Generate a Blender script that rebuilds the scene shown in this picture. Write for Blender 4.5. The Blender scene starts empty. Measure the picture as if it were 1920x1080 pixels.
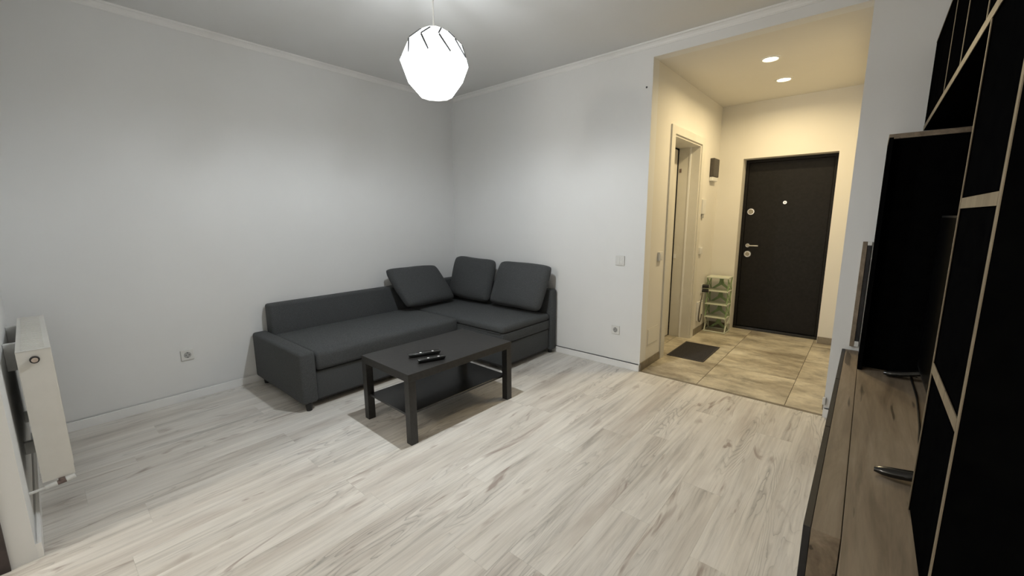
import bpy, bmesh, math, random
from mathutils import Vector, Matrix, noise

sc = bpy.context.scene
C = sc.collection
R = math.radians

# ------------------------------------------------------------------ camera, world, light, exposure
def make_camera():
    yaw, pitch, roll = 0.70929295, 0.16793533, -0.00648768
    f = Vector((-math.sin(yaw) * math.cos(pitch), math.cos(yaw) * math.cos(pitch), -math.sin(pitch)))
    r = Vector((math.cos(yaw), math.sin(yaw), 0))
    u = r.cross(f)
    r2 = math.cos(roll) * r + math.sin(roll) * u
    u2 = -math.sin(roll) * r + math.cos(roll) * u
    cam = bpy.data.cameras.new('camera')
    o = bpy.data.objects.new('camera', cam)
    C.objects.link(o)
    m = Matrix(((r2.x, u2.x, -f.x), (r2.y, u2.y, -f.y), (r2.z, u2.z, -f.z))).to_4x4()
    m.translation = Vector((3.83039, -3.39997, 1.35748))
    o.matrix_world = m
    cam.sensor_width = 36
    cam.lens = 775.284 / 1920 * 36
    cam.clip_start = 0.02
    sc.camera = o
make_camera()

world = bpy.data.worlds.new('night')
sc.world = world
world.use_nodes = True
world.node_tree.nodes['Background'].inputs[0].default_value = (0.02, 0.025, 0.035, 1)
world.node_tree.nodes['Background'].inputs[1].default_value = 0.3

sc.view_settings.view_transform = 'Standard'
sc.view_settings.look = 'None'
sc.view_settings.gamma = 1
sc.view_settings.use_curve_mapping = False
sc.view_settings.exposure = 0.58

LAMP = Vector((1.886, -1.784, 2.20))      # middle of the pendant shade
BULB = LAMP + Vector((0, 0, 0.03))
COOL = (0.90, 0.96, 1.0)
WARM = (1.0, 0.79, 0.45)
def light(name, kind, loc, energy, color, **kw):
    l = bpy.data.lights.new(name, kind)
    l.energy = energy
    l.color = color
    for k, v in kw.items():
        setattr(l, k, v)
    o = bpy.data.objects.new(name, l)
    o.location = loc
    C.objects.link(o)
    return o
# the LED bulb in the pendant: its housing sends most of the light down and sideways, a little up
light('bulb_light', 'SPOT', BULB + Vector((0, 0, 0.035)), 52, COOL, spot_size=R(180), spot_blend=0.4, shadow_soft_size=0.018)
light('bulb_light', 'POINT', BULB, 6.5, COOL, shadow_soft_size=0.018)
# warm lamp of the kitchen part behind the camera, past the end of the radiator wall
light('kitchen_light', 'POINT', (1.50, -5.35, 2.25), 50, (1.0, 0.92, 0.80), shadow_soft_size=0.14)
# two recessed ceiling spots in the hall
SPOTS = [(3.087, 0.661), (3.088, 1.327)]
for x, y in SPOTS:
    light('spot_light', 'AREA', (x, y, 2.588), 7.4, WARM, shape='DISK', size=0.09, spread=R(165))

# ------------------------------------------------------------------ helpers
class NT:
    def __init__(s, name, rough=0.5, color=(0.8, 0.8, 0.8), spec=0.5, metal=0.0):
        s.m = bpy.data.materials.new(name)
        s.m.use_nodes = True
        s.t = s.m.node_tree
        s.b = s.t.nodes['Principled BSDF']
        s.b.inputs['Base Color'].default_value = (*color, 1)
        s.b.inputs['Roughness'].default_value = rough
        s.b.inputs['Metallic'].default_value = metal
        s.b.inputs['Specular IOR Level'].default_value = spec
        s.m.diffuse_color = (*color, 1)
    def n(s, kind, **kw):
        n = s.t.nodes.new('ShaderNode' + kind)
        for k, v in kw.items():
            if k.startswith('i_'):
                n.inputs[k[2:].replace('_', ' ')].default_value = v
            else:
                setattr(n, k, v)
        return n
    def l(s, a, b):
        s.t.links.new(a, b)
    def coords(s, scale=(1, 1, 1), rnd=False):
        tc = s.n('TexCoord')
        mp = s.n('Mapping')
        mp.inputs['Scale'].default_value = scale
        s.l(tc.outputs['Object'], mp.inputs['Vector'])
        if rnd:
            oi = s.n('ObjectInfo')
            mul = s.n('VectorMath', operation='SCALE')
            cx = s.n('CombineXYZ')
            s.l(oi.outputs['Random'], cx.inputs[0]); s.l(oi.outputs['Random'], cx.inputs[1]); s.l(oi.outputs['Random'], cx.inputs[2])
            s.l(cx.outputs[0], mul.inputs[0]); mul.inputs['Scale'].default_value = 67.0
            s.l(mul.outputs[0], mp.inputs['Location'])
        return mp.outputs[0]
    def noise(s, vec, scale, detail=4, rough=0.6, dist=0):
        n = s.n('TexNoise')
        n.inputs['Scale'].default_value = scale
        n.inputs['Detail'].default_value = detail
        n.inputs['Roughness'].default_value = rough
        n.inputs['Distortion'].default_value = dist
        s.l(vec, n.inputs['Vector'])
        return n.outputs['Fac']
    def ramp(s, fac, stops):
        n = s.n('ValToRGB')
        e = n.color_ramp.elements
        while len(e) < len(stops):
            e.new(0.5)
        for el, (p, c) in zip(e, stops):
            el.position = p
            el.color = (*c, 1) if len(c) == 3 else c
        s.l(fac, n.inputs[0])
        return n.outputs[0]
    def mix(s, fac, a, b, mode='MIX'):
        n = s.n('Mix', data_type='RGBA', blend_type=mode)
        for sock, v in ((n.inputs[0], fac), (n.inputs[6], a), (n.inputs[7], b)):
            if isinstance(v, (int, float)):
                sock.default_value = v
            elif isinstance(v, tuple):
                sock.default_value = (*v, 1)
            else:
                s.l(v, sock)
        return n.outputs[2]
    def bump(s, h, strength=0.3, dist=0.002):
        n = s.n('Bump')
        n.inputs['Strength'].default_value = strength
        n.inputs['Distance'].default_value = dist
        s.l(h, n.inputs['Height'])
        s.l(n.outputs[0], s.b.inputs['Normal'])
    def color(s, c):
        s.l(c, s.b.inputs['Base Color'])

def g(v):
    return (v, v, v)

def mat_plaster(name, col):
    t = NT(name, 0.85, col, 0.25)
    v = t.coords()
    n = t.noise(v, 2.2, 3)
    t.color(t.ramp(n, [(0.3, tuple(c * 0.975 for c in col)), (0.7, col)]))
    t.bump(t.noise(v, 260, 3, 0.7), 0.14, 0.0012)
    return t.m

def mat_noise(name, c1, c2, scale, rough=0.5, spec=0.5, bump=0.0, metal=0, detail=4, bscale=None):
    t = NT(name, rough, c1, spec, metal)
    v = t.coords()
    n = t.noise(v, scale, detail)
    t.color(t.ramp(n, [(0.35, c1), (0.65, c2)]))
    if bump:
        t.bump(t.noise(v, bscale or scale, 3), bump, 0.001)
    return t.m

def mat_fabric():
    t = NT('charcoal_fabric', 0.92, (0.05, 0.053, 0.055), 0.25)
    v = t.coords()
    w1 = t.n('TexWave', wave_type='BANDS', bands_direction='DIAGONAL'); w1.inputs['Scale'].default_value = 150; w1.inputs['Distortion'].default_value = 2
    t.l(v, w1.inputs['Vector'])
    f = t.noise(v, 420, 3, 0.75)
    mel = t.noise(t.coords((1, 1, 7)), 90, 3, 0.7)
    a = t.ramp(f, [(0.3, (0.038, 0.041, 0.043)), (0.7, (0.102, 0.107, 0.111))])
    b = t.ramp(mel, [(0.35, g(0.72)), (0.65, g(1.18))])
    t.color(t.mix(1.0, a, b, 'MULTIPLY'))
    t.b.inputs['Sheen Weight'].default_value = 0.04
    t.b.inputs['Sheen Roughness'].default_value = 0.5
    t.bump(f, 0.35, 0.0012)
    return t.m

def mat_laminate():
    # whitewashed oak boards, grain along local y, every board offset by its own random number
    t = NT('whitewashed_oak', 0.42, (0.5, 0.47, 0.43), 0.35)
    v = t.coords((1, 1, 1), True)
    def sc_(x, y):
        m = t.n('Mapping'); m.inputs['Scale'].default_value = (x, y, 1); t.l(v, m.inputs['Vector']); return m.outputs[0]
    broad = t.noise(sc_(5.5, 0.8), 1.6, 3, 0.55, 0.4)
    fibre = t.noise(sc_(70, 1.6), 1.0, 6, 0.72, 0.3)
    streak = t.noise(sc_(18, 0.9), 1.3, 5, 0.68, 0.8)
    warp = t.noise(sc_(8, 0.95), 1.0, 2, 0.45)
    w = t.n('MapRange'); w.inputs['From Min'].default_value = 0.25; w.inputs['From Max'].default_value = 0.75
    t.l(warp, w.inputs['Value'])
    # cathedral figure = contour lines of a slow noise field
    mul = t.n('Math', operation='MULTIPLY'); mul.inputs[1].default_value = 11.0; t.l(w.outputs[0], mul.inputs[0])
    add = t.n('Math', operation='ADD'); t.l(mul.outputs[0], add.inputs[0])
    wob = t.n('Math', operation='MULTIPLY'); wob.inputs[1].default_value = 0.9; t.l(t.noise(sc_(25, 7), 1.0, 3, 0.6), wob.inputs[0]); t.l(wob.outputs[0], add.inputs[1])
    fr = t.n('Math', operation='FRACT'); t.l(add.outputs[0], fr.inputs[0])
    lines = t.ramp(fr.outputs[0], [(0.0, g(0.45)), (0.12, g(0.75)), (0.45, g(1.0)), (1.0, g(0.9))])
    mask = t.ramp(t.noise(sc_(4.5, 0.9), 1.0, 2, 0.5), [(0.5, g(0.0)), (0.64, g(1.0))])
    base = t.ramp(broad, [(0.25, (0.56, 0.515, 0.465)), (0.45, (0.70, 0.668, 0.615)), (0.62, (0.775, 0.748, 0.700)), (0.8, (0.68, 0.648, 0.59))])
    st = t.ramp(streak, [(0.30, g(0.60)), (0.43, g(0.90)), (0.56, g(1.0)), (0.74, g(1.12))])
    fi = t.ramp(fibre, [(0.3, g(0.84)), (0.55, g(1.0)), (0.75, g(1.05))])
    c = t.mix(0.8, base, st, 'MULTIPLY')
    c = t.mix(0.9, c, fi, 'MULTIPLY')
    gl = t.mix(mask, g(1.0), lines)
    c = t.mix(0.85, c, gl, 'MULTIPLY')
    # sparse rosy brown knots
    kn = t.noise(sc_(9, 1.9), 1.0, 3, 0.6, 1.2)
    kmask = t.ramp(kn, [(0.62, g(0.0)), (0.72, g(0.75))])
    c = t.mix(kmask, c, (0.27, 0.205, 0.175))
    oi = t.n('ObjectInfo')
    tone = t.ramp(oi.outputs['Random'], [(0.0, (0.965, 0.955, 0.945)), (0.5, (1.0, 0.995, 0.99)), (1.0, (1.02, 1.015, 1.015))])
    c = t.mix(1.0, c, tone, 'MULTIPLY')
    t.color(c)
    t.l(t.ramp(fibre, [(0.3, g(0.5)), (0.7, g(0.38))]), t.b.inputs['Roughness'])
    t.bump(fibre, 0.12, 0.0006)
    return t.m

def mat_tile():
    t = NT('cement_tile', 0.38, (0.3, 0.27, 0.22), 0.4)
    v = t.coords((1, 1, 1), True)
    def sc_(x, y):
        m = t.n('Mapping'); m.inputs['Scale'].default_value = (x, y, 1); t.l(v, m.inputs['Vector']); return m.outputs[0]
    band = t.noise(sc_(1.3, 2.8), 1.35, 8, 0.66, 0.25)
    blot = t.noise(sc_(3.2, 4.2), 1.4, 8, 0.72, 0.2)
    fine = t.noise(sc_(30, 45), 1, 4, 0.7)
    a = t.ramp(band, [(0.30, (0.24, 0.198, 0.145)), (0.43, (0.42, 0.372, 0.285)), (0.55, (0.60, 0.545, 0.43)), (0.72, (0.74, 0.69, 0.57))])
    b = t.ramp(blot, [(0.33, g(0.52)), (0.47, g(0.92)), (0.64, g(1.12))])
    c = t.mix(1.0, a, b, 'MULTIPLY')
    c = t.mix(0.5, c, t.ramp(fine, [(0.3, g(0.8)), (0.7, g(1.12))]), 'MULTIPLY')
    t.color(c)
    t.bump(blot, 0.05, 0.001)
    return t.m

def mat_wood(name, dark, mid, light_, rough=0.5, axis='y'):
    t = NT(name, rough, mid, 0.35)
    v = t.coords()
    s1, s2 = ((38, 2.2, 38), (7, 0.9, 7)) if axis == 'y' else ((38, 38, 2.2), (7, 7, 0.9))
    def sc_(s):
        m = t.n('Mapping'); m.inputs['Scale'].default_value = s; t.l(v, m.inputs['Vector']); return m.outputs[0]
    fib = t.noise(sc_(s1), 1.0, 6, 0.7, 0.3)
    br = t.noise(sc_(s2), 1.6, 4, 0.6, 0.7)
    c = t.ramp(br, [(0.3, dark), (0.5, mid), (0.7, light_)])
    c = t.mix(0.8, c, t.ramp(fib, [(0.3, g(0.72)), (0.6, g(1.05))]), 'MULTIPLY')
    crack = t.noise(sc_(tuple(a * (2.2 if a > 5 else 1.4) for a in s2)), 1.6, 2, 0.5)
    c = t.mix(t.ramp(crack, [(0.665, g(0)), (0.70, g(0.8))]), c, tuple(x * 0.3 for x in dark))
    t.color(c)
    t.bump(fib, 0.15, 0.0006)
    return t.m

def mat_emit(name, col, strength):
    t = NT(name, 0.5, col)
    t.b.inputs['Emission Color'].default_value = (*col, 1)
    t.b.inputs['Emission Strength'].default_value = strength
    return t.m

def mat_shade():
    # thin pleated plastic foil: lets part of the bulb's light straight through and glows
    t = NT('shade_foil', 0.6, (0.9, 0.9, 0.9))
    out = t.t.nodes['Material Output']
    tr = t.n('BsdfTransparent'); tr.inputs[0].default_value = (1, 1, 1, 1)
    tl = t.n('BsdfTranslucent'); tl.inputs[0].default_value = (0.9, 0.92, 0.92, 1)
    em = t.n('Emission'); em.inputs[0].default_value = (1.0, 0.99, 0.96, 1); em.inputs[1].default_value = 0.95
    m1 = t.n('MixShader'); m1.inputs[0].default_value = 0.35
    t.l(tr.outputs[0], m1.inputs[1]); t.l(tl.outputs[0], m1.inputs[2])
    ad = t.n('AddShader'); t.l(m1.outputs[0], ad.inputs[0]); t.l(em.outputs[0], ad.inputs[1])
    t.l(ad.outputs[0], out.inputs['Surface'])
    return t.m

def mat_bulb():
    # clear glass envelope around the LED chips, itself glowing
    t = NT('bulb_glass', 0.3, (0.95, 0.95, 0.95))
    out = t.t.nodes['Material Output']
    tr = t.n('BsdfTransparent'); tr.inputs[0].default_value = (1, 1, 1, 1)
    em = t.n('Emission'); em.inputs[0].default_value = (1.0, 0.98, 0.95, 1); em.inputs[1].default_value = 12
    ad = t.n('AddShader'); t.l(tr.outputs[0], ad.inputs[0]); t.l(em.outputs[0], ad.inputs[1])
    t.l(ad.outputs[0], out.inputs['Surface'])
    return t.m

def mat_translucent_plastic(name, col, alpha):
    t = NT(name, 0.3, col, 0.5)
    out = t.t.nodes['Material Output']
    tr = t.n('BsdfTransparent'); tr.inputs[0].default_value = tuple(0.5 + 0.5 * c for c in col) + (1,)
    m = t.n('MixShader'); m.inputs[0].default_value = alpha
    t.l(tr.outputs[0], m.inputs[1]); t.l(t.b.outputs[0], m.inputs[2]); t.l(m.outputs[0], out.inputs['Surface'])
    return t.m

WALL = mat_plaster('white_plaster', (0.80, 0.805, 0.80))
CEIL = mat_plaster('ceiling_paint', (0.76, 0.765, 0.76))
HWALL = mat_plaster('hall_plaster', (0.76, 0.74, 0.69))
TRIMW = mat_noise('white_gloss_trim', (0.83, 0.83, 0.82), (0.87, 0.87, 0.86), 4, 0.3, 0.5)
FABRIC = mat_fabric()
LAM = mat_laminate()
TILE = mat_tile()
GROUT = mat_noise('dark_grout', (0.10, 0.09, 0.07), (0.14, 0.12, 0.09), 40, 0.9)
UNDER = mat_noise('board_joint', (0.26, 0.24, 0.21), (0.32, 0.29, 0.26), 30, 0.9)
SKIRT = mat_noise('tile_skirting', (0.17, 0.145, 0.11), (0.27, 0.235, 0.18), 9, 0.45)
BLACKBROWN = mat_noise('black_brown_foil', (0.012, 0.011, 0.0105), (0.021, 0.020, 0.019), 55, 0.42, 0.5, 0.1, bscale=400)
GLOSSSHELF = mat_noise('black_brown_shelf', (0.009, 0.009, 0.009), (0.014, 0.013, 0.013), 30, 0.28, 0.5)
FOOT = mat_noise('black_plastic', (0.008, 0.008, 0.008), (0.016, 0.016, 0.016), 60, 0.45)
MATBLACK = mat_noise('matt_black_board', (0.0018, 0.0018, 0.002), (0.003, 0.003, 0.003), 20, 0.9, 0.0)
PULLBLACK = mat_noise('charcoal_front', (0.010, 0.0095, 0.011), (0.017, 0.016, 0.017), 25, 0.5, 0.4)
DOORBLK = mat_noise('dark_steel_door_foil', (0.005, 0.0045, 0.0045), (0.010, 0.009, 0.009), 35, 0.6, 0.25, 0.15, bscale=300)
GREYOAK = mat_wood('grey_brown_oak', (0.14, 0.105, 0.071), (0.235, 0.185, 0.13), (0.31, 0.25, 0.185))
EDGEOAK = mat_wood('oak_edge_band', (0.15, 0.12, 0.08), (0.21, 0.17, 0.115), (0.27, 0.22, 0.15), axis='z')
GLOSSBLK = mat_noise('gloss_black_plastic', (0.006, 0.006, 0.006), (0.009, 0.009, 0.009), 12, 0.12, 0.6)
SCREEN = mat_noise('tv_glass', (0.002, 0.002, 0.002), (0.003, 0.003, 0.003), 8, 0.3, 0.15)
CHROME = mat_noise('brushed_steel', (0.62, 0.60, 0.55), (0.74, 0.72, 0.68), 80, 0.3, 0.5, 0, 1.0)
CYL = mat_noise('lock_core', (0.30, 0.27, 0.2), (0.42, 0.38, 0.3), 90, 0.4, 0.5, 0, 0.8)
RADW = mat_noise('radiator_enamel', (0.70, 0.68, 0.63), (0.76, 0.74, 0.69), 5, 0.3, 0.5)
PLASTW = mat_noise('white_plastic', (0.70, 0.70, 0.68), (0.76, 0.76, 0.74), 15, 0.35)
DOORW = mat_noise('white_door_lacquer', (0.66, 0.64, 0.58), (0.72, 0.70, 0.64), 3, 0.4)
DARKHOLE = mat_noise('socket_recess', (0.05, 0.05, 0.05), (0.09, 0.09, 0.09), 40, 0.6)
SOCKIN = mat_noise('socket_well', (0.34, 0.34, 0.33), (0.42, 0.42, 0.41), 40, 0.5)
MATT = mat_noise('ribbed_mat', (0.045, 0.042, 0.042), (0.075, 0.07, 0.068), 120, 0.95, 0.2, 0.8, bscale=260)
RACKW = mat_noise('pale_rack_plastic', (0.62, 0.66, 0.55), (0.70, 0.73, 0.62), 10, 0.35)
RACKG = mat_translucent_plastic('green_rack_plastic', (0.40, 0.55, 0.30), 0.6)
FRAMEBR = mat_noise('dark_brown_frame', (0.035, 0.026, 0.026), (0.055, 0.04, 0.038), 20, 0.4)
NIGHT = mat_noise('night_glass', (0.004, 0.004, 0.006), (0.006, 0.006, 0.008), 3, 0.05, 0.5)
BRASS = mat_noise('valve_metal', (0.16, 0.12, 0.11), (0.26, 0.2, 0.18), 60, 0.45, 0.5, 0, 0.6)
BEIGE = mat_noise('beige_cap', (0.5, 0.4, 0.33), (0.6, 0.5, 0.42), 60, 0.5)
GREYBOX = mat_noise('charcoal_box', (0.045, 0.04, 0.034), (0.07, 0.06, 0.05), 40, 0.5)
SLIT = mat_noise('shade_seam', (0.06, 0.06, 0.065), (0.09, 0.09, 0.095), 30, 0.8)
KEYGLINT = mat_noise('key_highlight', (0.85, 0.85, 0.85), (0.9, 0.9, 0.9), 50, 0.25)  # highlights on the remotes, painted as a near-white key colour
GREYRUB = mat_noise('grey_rubber_key', (0.03, 0.03, 0.03), (0.05, 0.05, 0.05), 50, 0.35)

def box(bm, x0, x1, y0, y1, z0, z1, M=None):
    vs = [bm.verts.new(Vector((x, y, z))) for z in (z0, z1) for y in (y0, y1) for x in (x0, x1)]
    if M is not None:
        for v in vs:
            v.co = M @ v.co
    for f in ((0, 2, 3, 1), (4, 5, 7, 6), (0, 1, 5, 4), (1, 3, 7, 5), (3, 2, 6, 7), (2, 0, 4, 6)):
        bm.faces.new([vs[i] for i in f])
    return vs

def rbox(x0, x1, y0, y1, z0, z1, r=0.01, seg=3, M=None):
    bm = bmesh.new()
    box(bm, x0, x1, y0, y1, z0, z1)
    bmesh.ops.bevel(bm, geom=bm.edges[:], offset=r, segments=seg, profile=0.5, affect='EDGES')
    if M is not None:
        bm.transform(M)
    return bm

def cyl(bm, a, b, r0, r1=None, n=20, caps=True):
    a, b = Vector(a), Vector(b)
    r1 = r0 if r1 is None else r1
    d = (b - a).normalized()
    t = d.orthogonal().normalized()
    s = d.cross(t)
    ra = [bm.verts.new(a + (t * math.cos(2 * math.pi * i / n) + s * math.sin(2 * math.pi * i / n)) * r0) for i in range(n)]
    rb = [bm.verts.new(b + (t * math.cos(2 * math.pi * i / n) + s * math.sin(2 * math.pi * i / n)) * r1) for i in range(n)]
    for i in range(n):
        bm.faces.new((ra[i], ra[(i + 1) % n], rb[(i + 1) % n], rb[i]))
    if caps:
        bm.faces.new(ra[::-1]); bm.faces.new(rb)
    return bm

def tube(bm, pts, r, n=8):
    pts = [Vector(p) for p in pts]
    rings = []
    ref = Vector((0.3, 0.2, 0.9)).normalized()
    for i, p in enumerate(pts):
        d = (pts[min(i + 1, len(pts) - 1)] - pts[max(i - 1, 0)]).normalized()
        t = d.cross(ref)
        t = t.normalized() if t.length > 1e-3 else d.orthogonal().normalized()
        s = d.cross(t)
        rings.append([bm.verts.new(p + (t * math.cos(2 * math.pi * k / n) + s * math.sin(2 * math.pi * k / n)) * r) for k in range(n)])
    for a, b in zip(rings, rings[1:]):
        for k in range(n):
            bm.faces.new((a[k], a[(k + 1) % n], b[(k + 1) % n], b[k]))
    bm.faces.new(rings[0][::-1]); bm.faces.new(rings[-1])
    return bm

def smooth_pts(pts, n=8):
    P = [Vector(p) for p in pts]
    P = [P[0]] + P + [P[-1]]
    out = []
    for i in range(1, len(P) - 2):
        for k in range(n):
            t = k / n
            out.append(0.5 * (2 * P[i] + (P[i + 1] - P[i - 1]) * t + (2 * P[i - 1] - 5 * P[i] + 4 * P[i + 1] - P[i + 2]) * t * t + (-P[i - 1] + 3 * P[i] - 3 * P[i + 1] + P[i + 2]) * t ** 3))
    out.append(P[-2])
    return out

def obj(name, bm, mat, parent=None, smooth=False, loc=None):
    me = bpy.data.meshes.new(name)
    bmesh.ops.recalc_face_normals(bm, faces=bm.faces[:])
    if smooth:
        for f in bm.faces:
            f.smooth = True
        if smooth != 'all':
            for e in bm.edges:
                if len(e.link_faces) == 2 and e.calc_face_angle(0) > R(38):
                    e.smooth = False
    bm.to_mesh(me); bm.free()
    me.materials.append(mat)
    o = bpy.data.objects.new(name, me)
    C.objects.link(o)
    if loc is not None:
        o.location = loc
    if parent is not None:
        o.parent = parent
        if loc is None and parent.type == 'EMPTY':      # parts are built in world coordinates
            o.matrix_parent_inverse = Matrix.Translation(-parent.location)
    return o

def thing(name, loc, label, cat, group=None):
    o = bpy.data.objects.new(name, None)
    o.empty_display_size = 0.05
    o.location = loc
    C.objects.link(o)
    o['label'] = label; o['category'] = cat
    if group:
        o['group'] = group
    return o

def tag(o, label, cat, group=None):
    o['label'] = label; o['category'] = cat
    if group:
        o['group'] = group
    return o

def struct(name, bm, mat, parent=None, label=None, cat=None):
    o = obj(name, bm, mat, parent)
    if parent is None:
        o['kind'] = 'structure'
        if label: o['label'] = label
        if cat: o['category'] = cat
    return o

def boxes(*bs):
    bm = bmesh.new()
    for b in bs:
        box(bm, *b)
    return bm

# ------------------------------------------------------------------ room shell
H, HH = 2.715, 2.60            # room and hall ceilings
X1, X2, XW = 2.40, 3.715, 4.36  # opening and right wall
YF = -3.54
D = 2.02

fl = struct('floor', boxes((0, XW, -6.3, -0.0, -0.05, -0.012)), UNDER, label='floor of whitewashed oak laminate boards in the living room', cat='floor')
PW, PL, GAP = 0.193, 1.285, 0.0003
bm = bmesh.new()
box(bm, 0, PW - GAP, 0, PL - GAP, -0.012, 0)
bmesh.ops.bevel(bm, geom=[e for e in bm.edges if all(v.co.z > -0.001 for v in e.verts)], offset=0.0003, segments=1, affect='EDGES')
plank_me = bpy.data.meshes.new('plank')
bm.to_mesh(plank_me); bm.free()
plank_me.materials.append(LAM)
rng = random.Random(7)
cols = int(XW / PW) + 1
for i in range(cols):
    x = i * PW - 0.06
    off = rng.uniform(0, PL)
    y = -7.7 + off
    while y < 0:
        y0, y1 = max(y, -6.29), min(y + PL, -0.002)
        xa, xb = max(x, 0.0), min(x + PW, XW)
        if y1 - y0 > 0.02 and xb - xa > 0.01:
            if y1 - y0 > PL - 0.002 and xb - xa > PW - 0.001:
                o = bpy.data.objects.new('plank', plank_me)
                C.objects.link(o)
                o.location = (x, y, 0); o.parent = fl
            else:
                b2 = boxes((0, xb - xa - GAP, 0, y1 - y0 - GAP, -0.012, 0))
                o = obj('plank', b2, LAM, fl, loc=(xa, y0, 0))
        y += PL

# hall floor: 60 cm tiles
hf = struct('floor_hall', boxes((1.6, 3.9, 0.0, 2.45, -0.05, -0.0035)), GROUT, label='hall floor of large beige-brown cement-look tiles', cat='floor')
TS = 0.612
bm = bmesh.new()
box(bm, 0.002, TS - 0.002, 0.002, TS - 0.002, -0.0034, 0)
bmesh.ops.bevel(bm, geom=[e for e in bm.edges if all(v.co.z > -0.001 for v in e.verts)], offset=0.001, segments=1, affect='EDGES')
tile_me = bpy.data.meshes.new('tile')
bm.to_mesh(tile_me); bm.free(); tile_me.materials.append(TILE)
for i in range(4):
    for j in range(4):
        x = 2.88 - 2 * TS + i * TS
        y = 0.032 + j * TS
        if i < 3 and j < 3:
            o = bpy.data.objects.new('tile', tile_me); C.objects.link(o); o.location = (x, y, 0); o.parent = hf
        else:
            xe, ye = min(TS, 3.88 - x), min(TS, 2.44 - y)
            o = obj('tile', boxes((0.002, xe - 0.002, 0.002, ye - 0.002, -0.0034, 0)), TILE, hf, loc=(x, y, 0))
obj('threshold_strip', boxes((X1, X2, 0.001, 0.029, -0.0034, 0.0008)), SKIRT, hf)

struct('wall_left', boxes((-0.15, 0, -6.3, 0.15, 0, H)), WALL)
# back wall with the wide opening to the hall
struct('wall_back', boxes((0, X1, 0, 0.12, 0, H), (X1, X2, 0, 0.10, HH, H), (X2, XW + 0.15, 0, 0.12, 0, H)), WALL)
struct('wall_right', boxes((XW, XW + 0.15, -6.3, 0.0, 0, H)), WALL)
# the radiator wall ends beside the camera; past its end the kitchen part of the room goes on
DX0 = 1.394
struct('wall_front', boxes((0, DX0, YF - 0.15, YF, 0, H)), WALL)
struct('wall_kitchen', boxes((-0.15, XW + 0.15, -6.45, -6.3, 0, H)), WALL)
struct('ceiling', boxes((-0.15, XW + 0.15, -6.45, 0.12, H, H + 0.1)), CEIL)

struct('trim_3', boxes((DX0 + 0.0005, DX0 + 0.012, YF - 0.15, YF - 0.07, 0.0005, 2.2)), FRAMEBR)

# hall walls
SY0, SY1, SZ = 0.54, 1.335, 2.10   # side doorway
struct('wall_hall_left', boxes((X1 - 0.22, X1, 0.12, SY0 - 0.0, 0, HH), (X1 - 0.22, X1, SY1, D, 0, HH), (X1 - 0.22, X1, SY0, SY1, SZ, HH)), HWALL)
DXa, DXb, DH = 2.66, 3.52, 2.0
struct('wall_hall_back', boxes((X1 - 0.22, DXa, D, D + 0.3, 0, HH), (DXb, 3.9, D, D + 0.3, 0, HH), (DXa, DXb, D, D + 0.3, DH, HH)), HWALL)
struct('wall_hall_right', boxes((X2, 3.9, 0.12, D, 0, HH)), HWALL)
struct('ceiling_hall', boxes((1.6, 3.9, 0.10, D + 0.3, HH, HH + 0.09)), HWALL)
# bathroom shell behind the side door
struct('wall_bath', boxes((1.55, 1.6, 0.12, 2.2, 0, HH), (1.6, X1 - 0.22, 1.95, 2.0, 0, HH), (1.6, X1 - 0.22, 0.12, 0.17, 0, HH)), HWALL)

# crown mouldings: a small cove with a bright lip against the ceiling and a lower bead
def moulding(name, a, b, inward):
    prof = [(0.0, -0.046), (0.005, -0.046), (0.006, -0.040), (0.004, -0.037), (0.010, -0.024), (0.020, -0.012), (0.028, -0.011), (0.031, -0.006), (0.034, -0.006), (0.035, 0.0), (0.0, 0.0)]
    bm = bmesh.new()
    a, b, inward = Vector(a), Vector(b), Vector(inward)
    ra = [bm.verts.new(a + inward * d + Vector((0, 0, z))) for d, z in prof]
    rb = [bm.verts.new(b + inward * d + Vector((0, 0, z))) for d, z in prof]
    n = len(prof)
    for i in range(n):
        bm.faces.new((ra[i], ra[(i + 1) % n], rb[(i + 1) % n], rb[i]))
    bm.faces.new(ra); bm.faces.new(rb[::-1])
    return struct(name, bm, TRIMW)
moulding('trim_1', (0, YF + 0.0, H), (0, -0.001, H), (1, 0, 0))
moulding('trim_2', (0.04, 0, H), (XW, 0, H), (0, -1, 0))

def skirting(name, x0, x1, y0, y1, h, mat, r=0.007):
    bm = bmesh.new()
    box(bm, x0, x1, y0, y1, 0.0005, h)
    bmesh.ops.bevel(bm, geom=[e for e in bm.edges if all(v.co.z > h - 0.001 for v in e.verts)], offset=r, segments=2, affect='EDGES')
    return struct(name, bm, mat)
skirting('baseboard_left', 0, 0.014, YF, -0.001, 0.066, TRIMW)
skirting('baseboard_back', 0.015, X1 - 0.0005, -0.014, 0, 0.066, TRIMW)
skirting('baseboard_back', X2 + 0.0005, 3.79, -0.014, 0, 0.066, TRIMW)
skirting('baseboard_front', 0.015, DX0 - 0.002, YF, YF + 0.018, 0.07, TRIMW)
tag(obj('end_cap', rbox(X2 - 0.008, X2 + 0.010, -0.017, 0.0, 0.088, 0.14, 0.003, 2), PLASTW), 'small white cap low on the corner of the wall by the hall opening', 'cap')
HS = 0.075
skirting('baseboard_hall_left', X1, X1 + 0.010, 0.001, 0.435, HS, SKIRT, 0.002)
skirting('baseboard_hall_left', X1, X1 + 0.010, 1.435, D - 0.001, HS, SKIRT, 0.002)
skirting('baseboard_hall_back', X1 + 0.011, DXa - 0.003, D - 0.010, D, HS, SKIRT, 0.002)
skirting('baseboard_hall_back', DXb + 0.003, X2 - 0.011, D - 0.010, D, HS, SKIRT, 0.002)
skirting('baseboard_hall_right', X2 - 0.010, X2, 0.12, D - 0.001, HS, SKIRT, 0.002)

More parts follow.
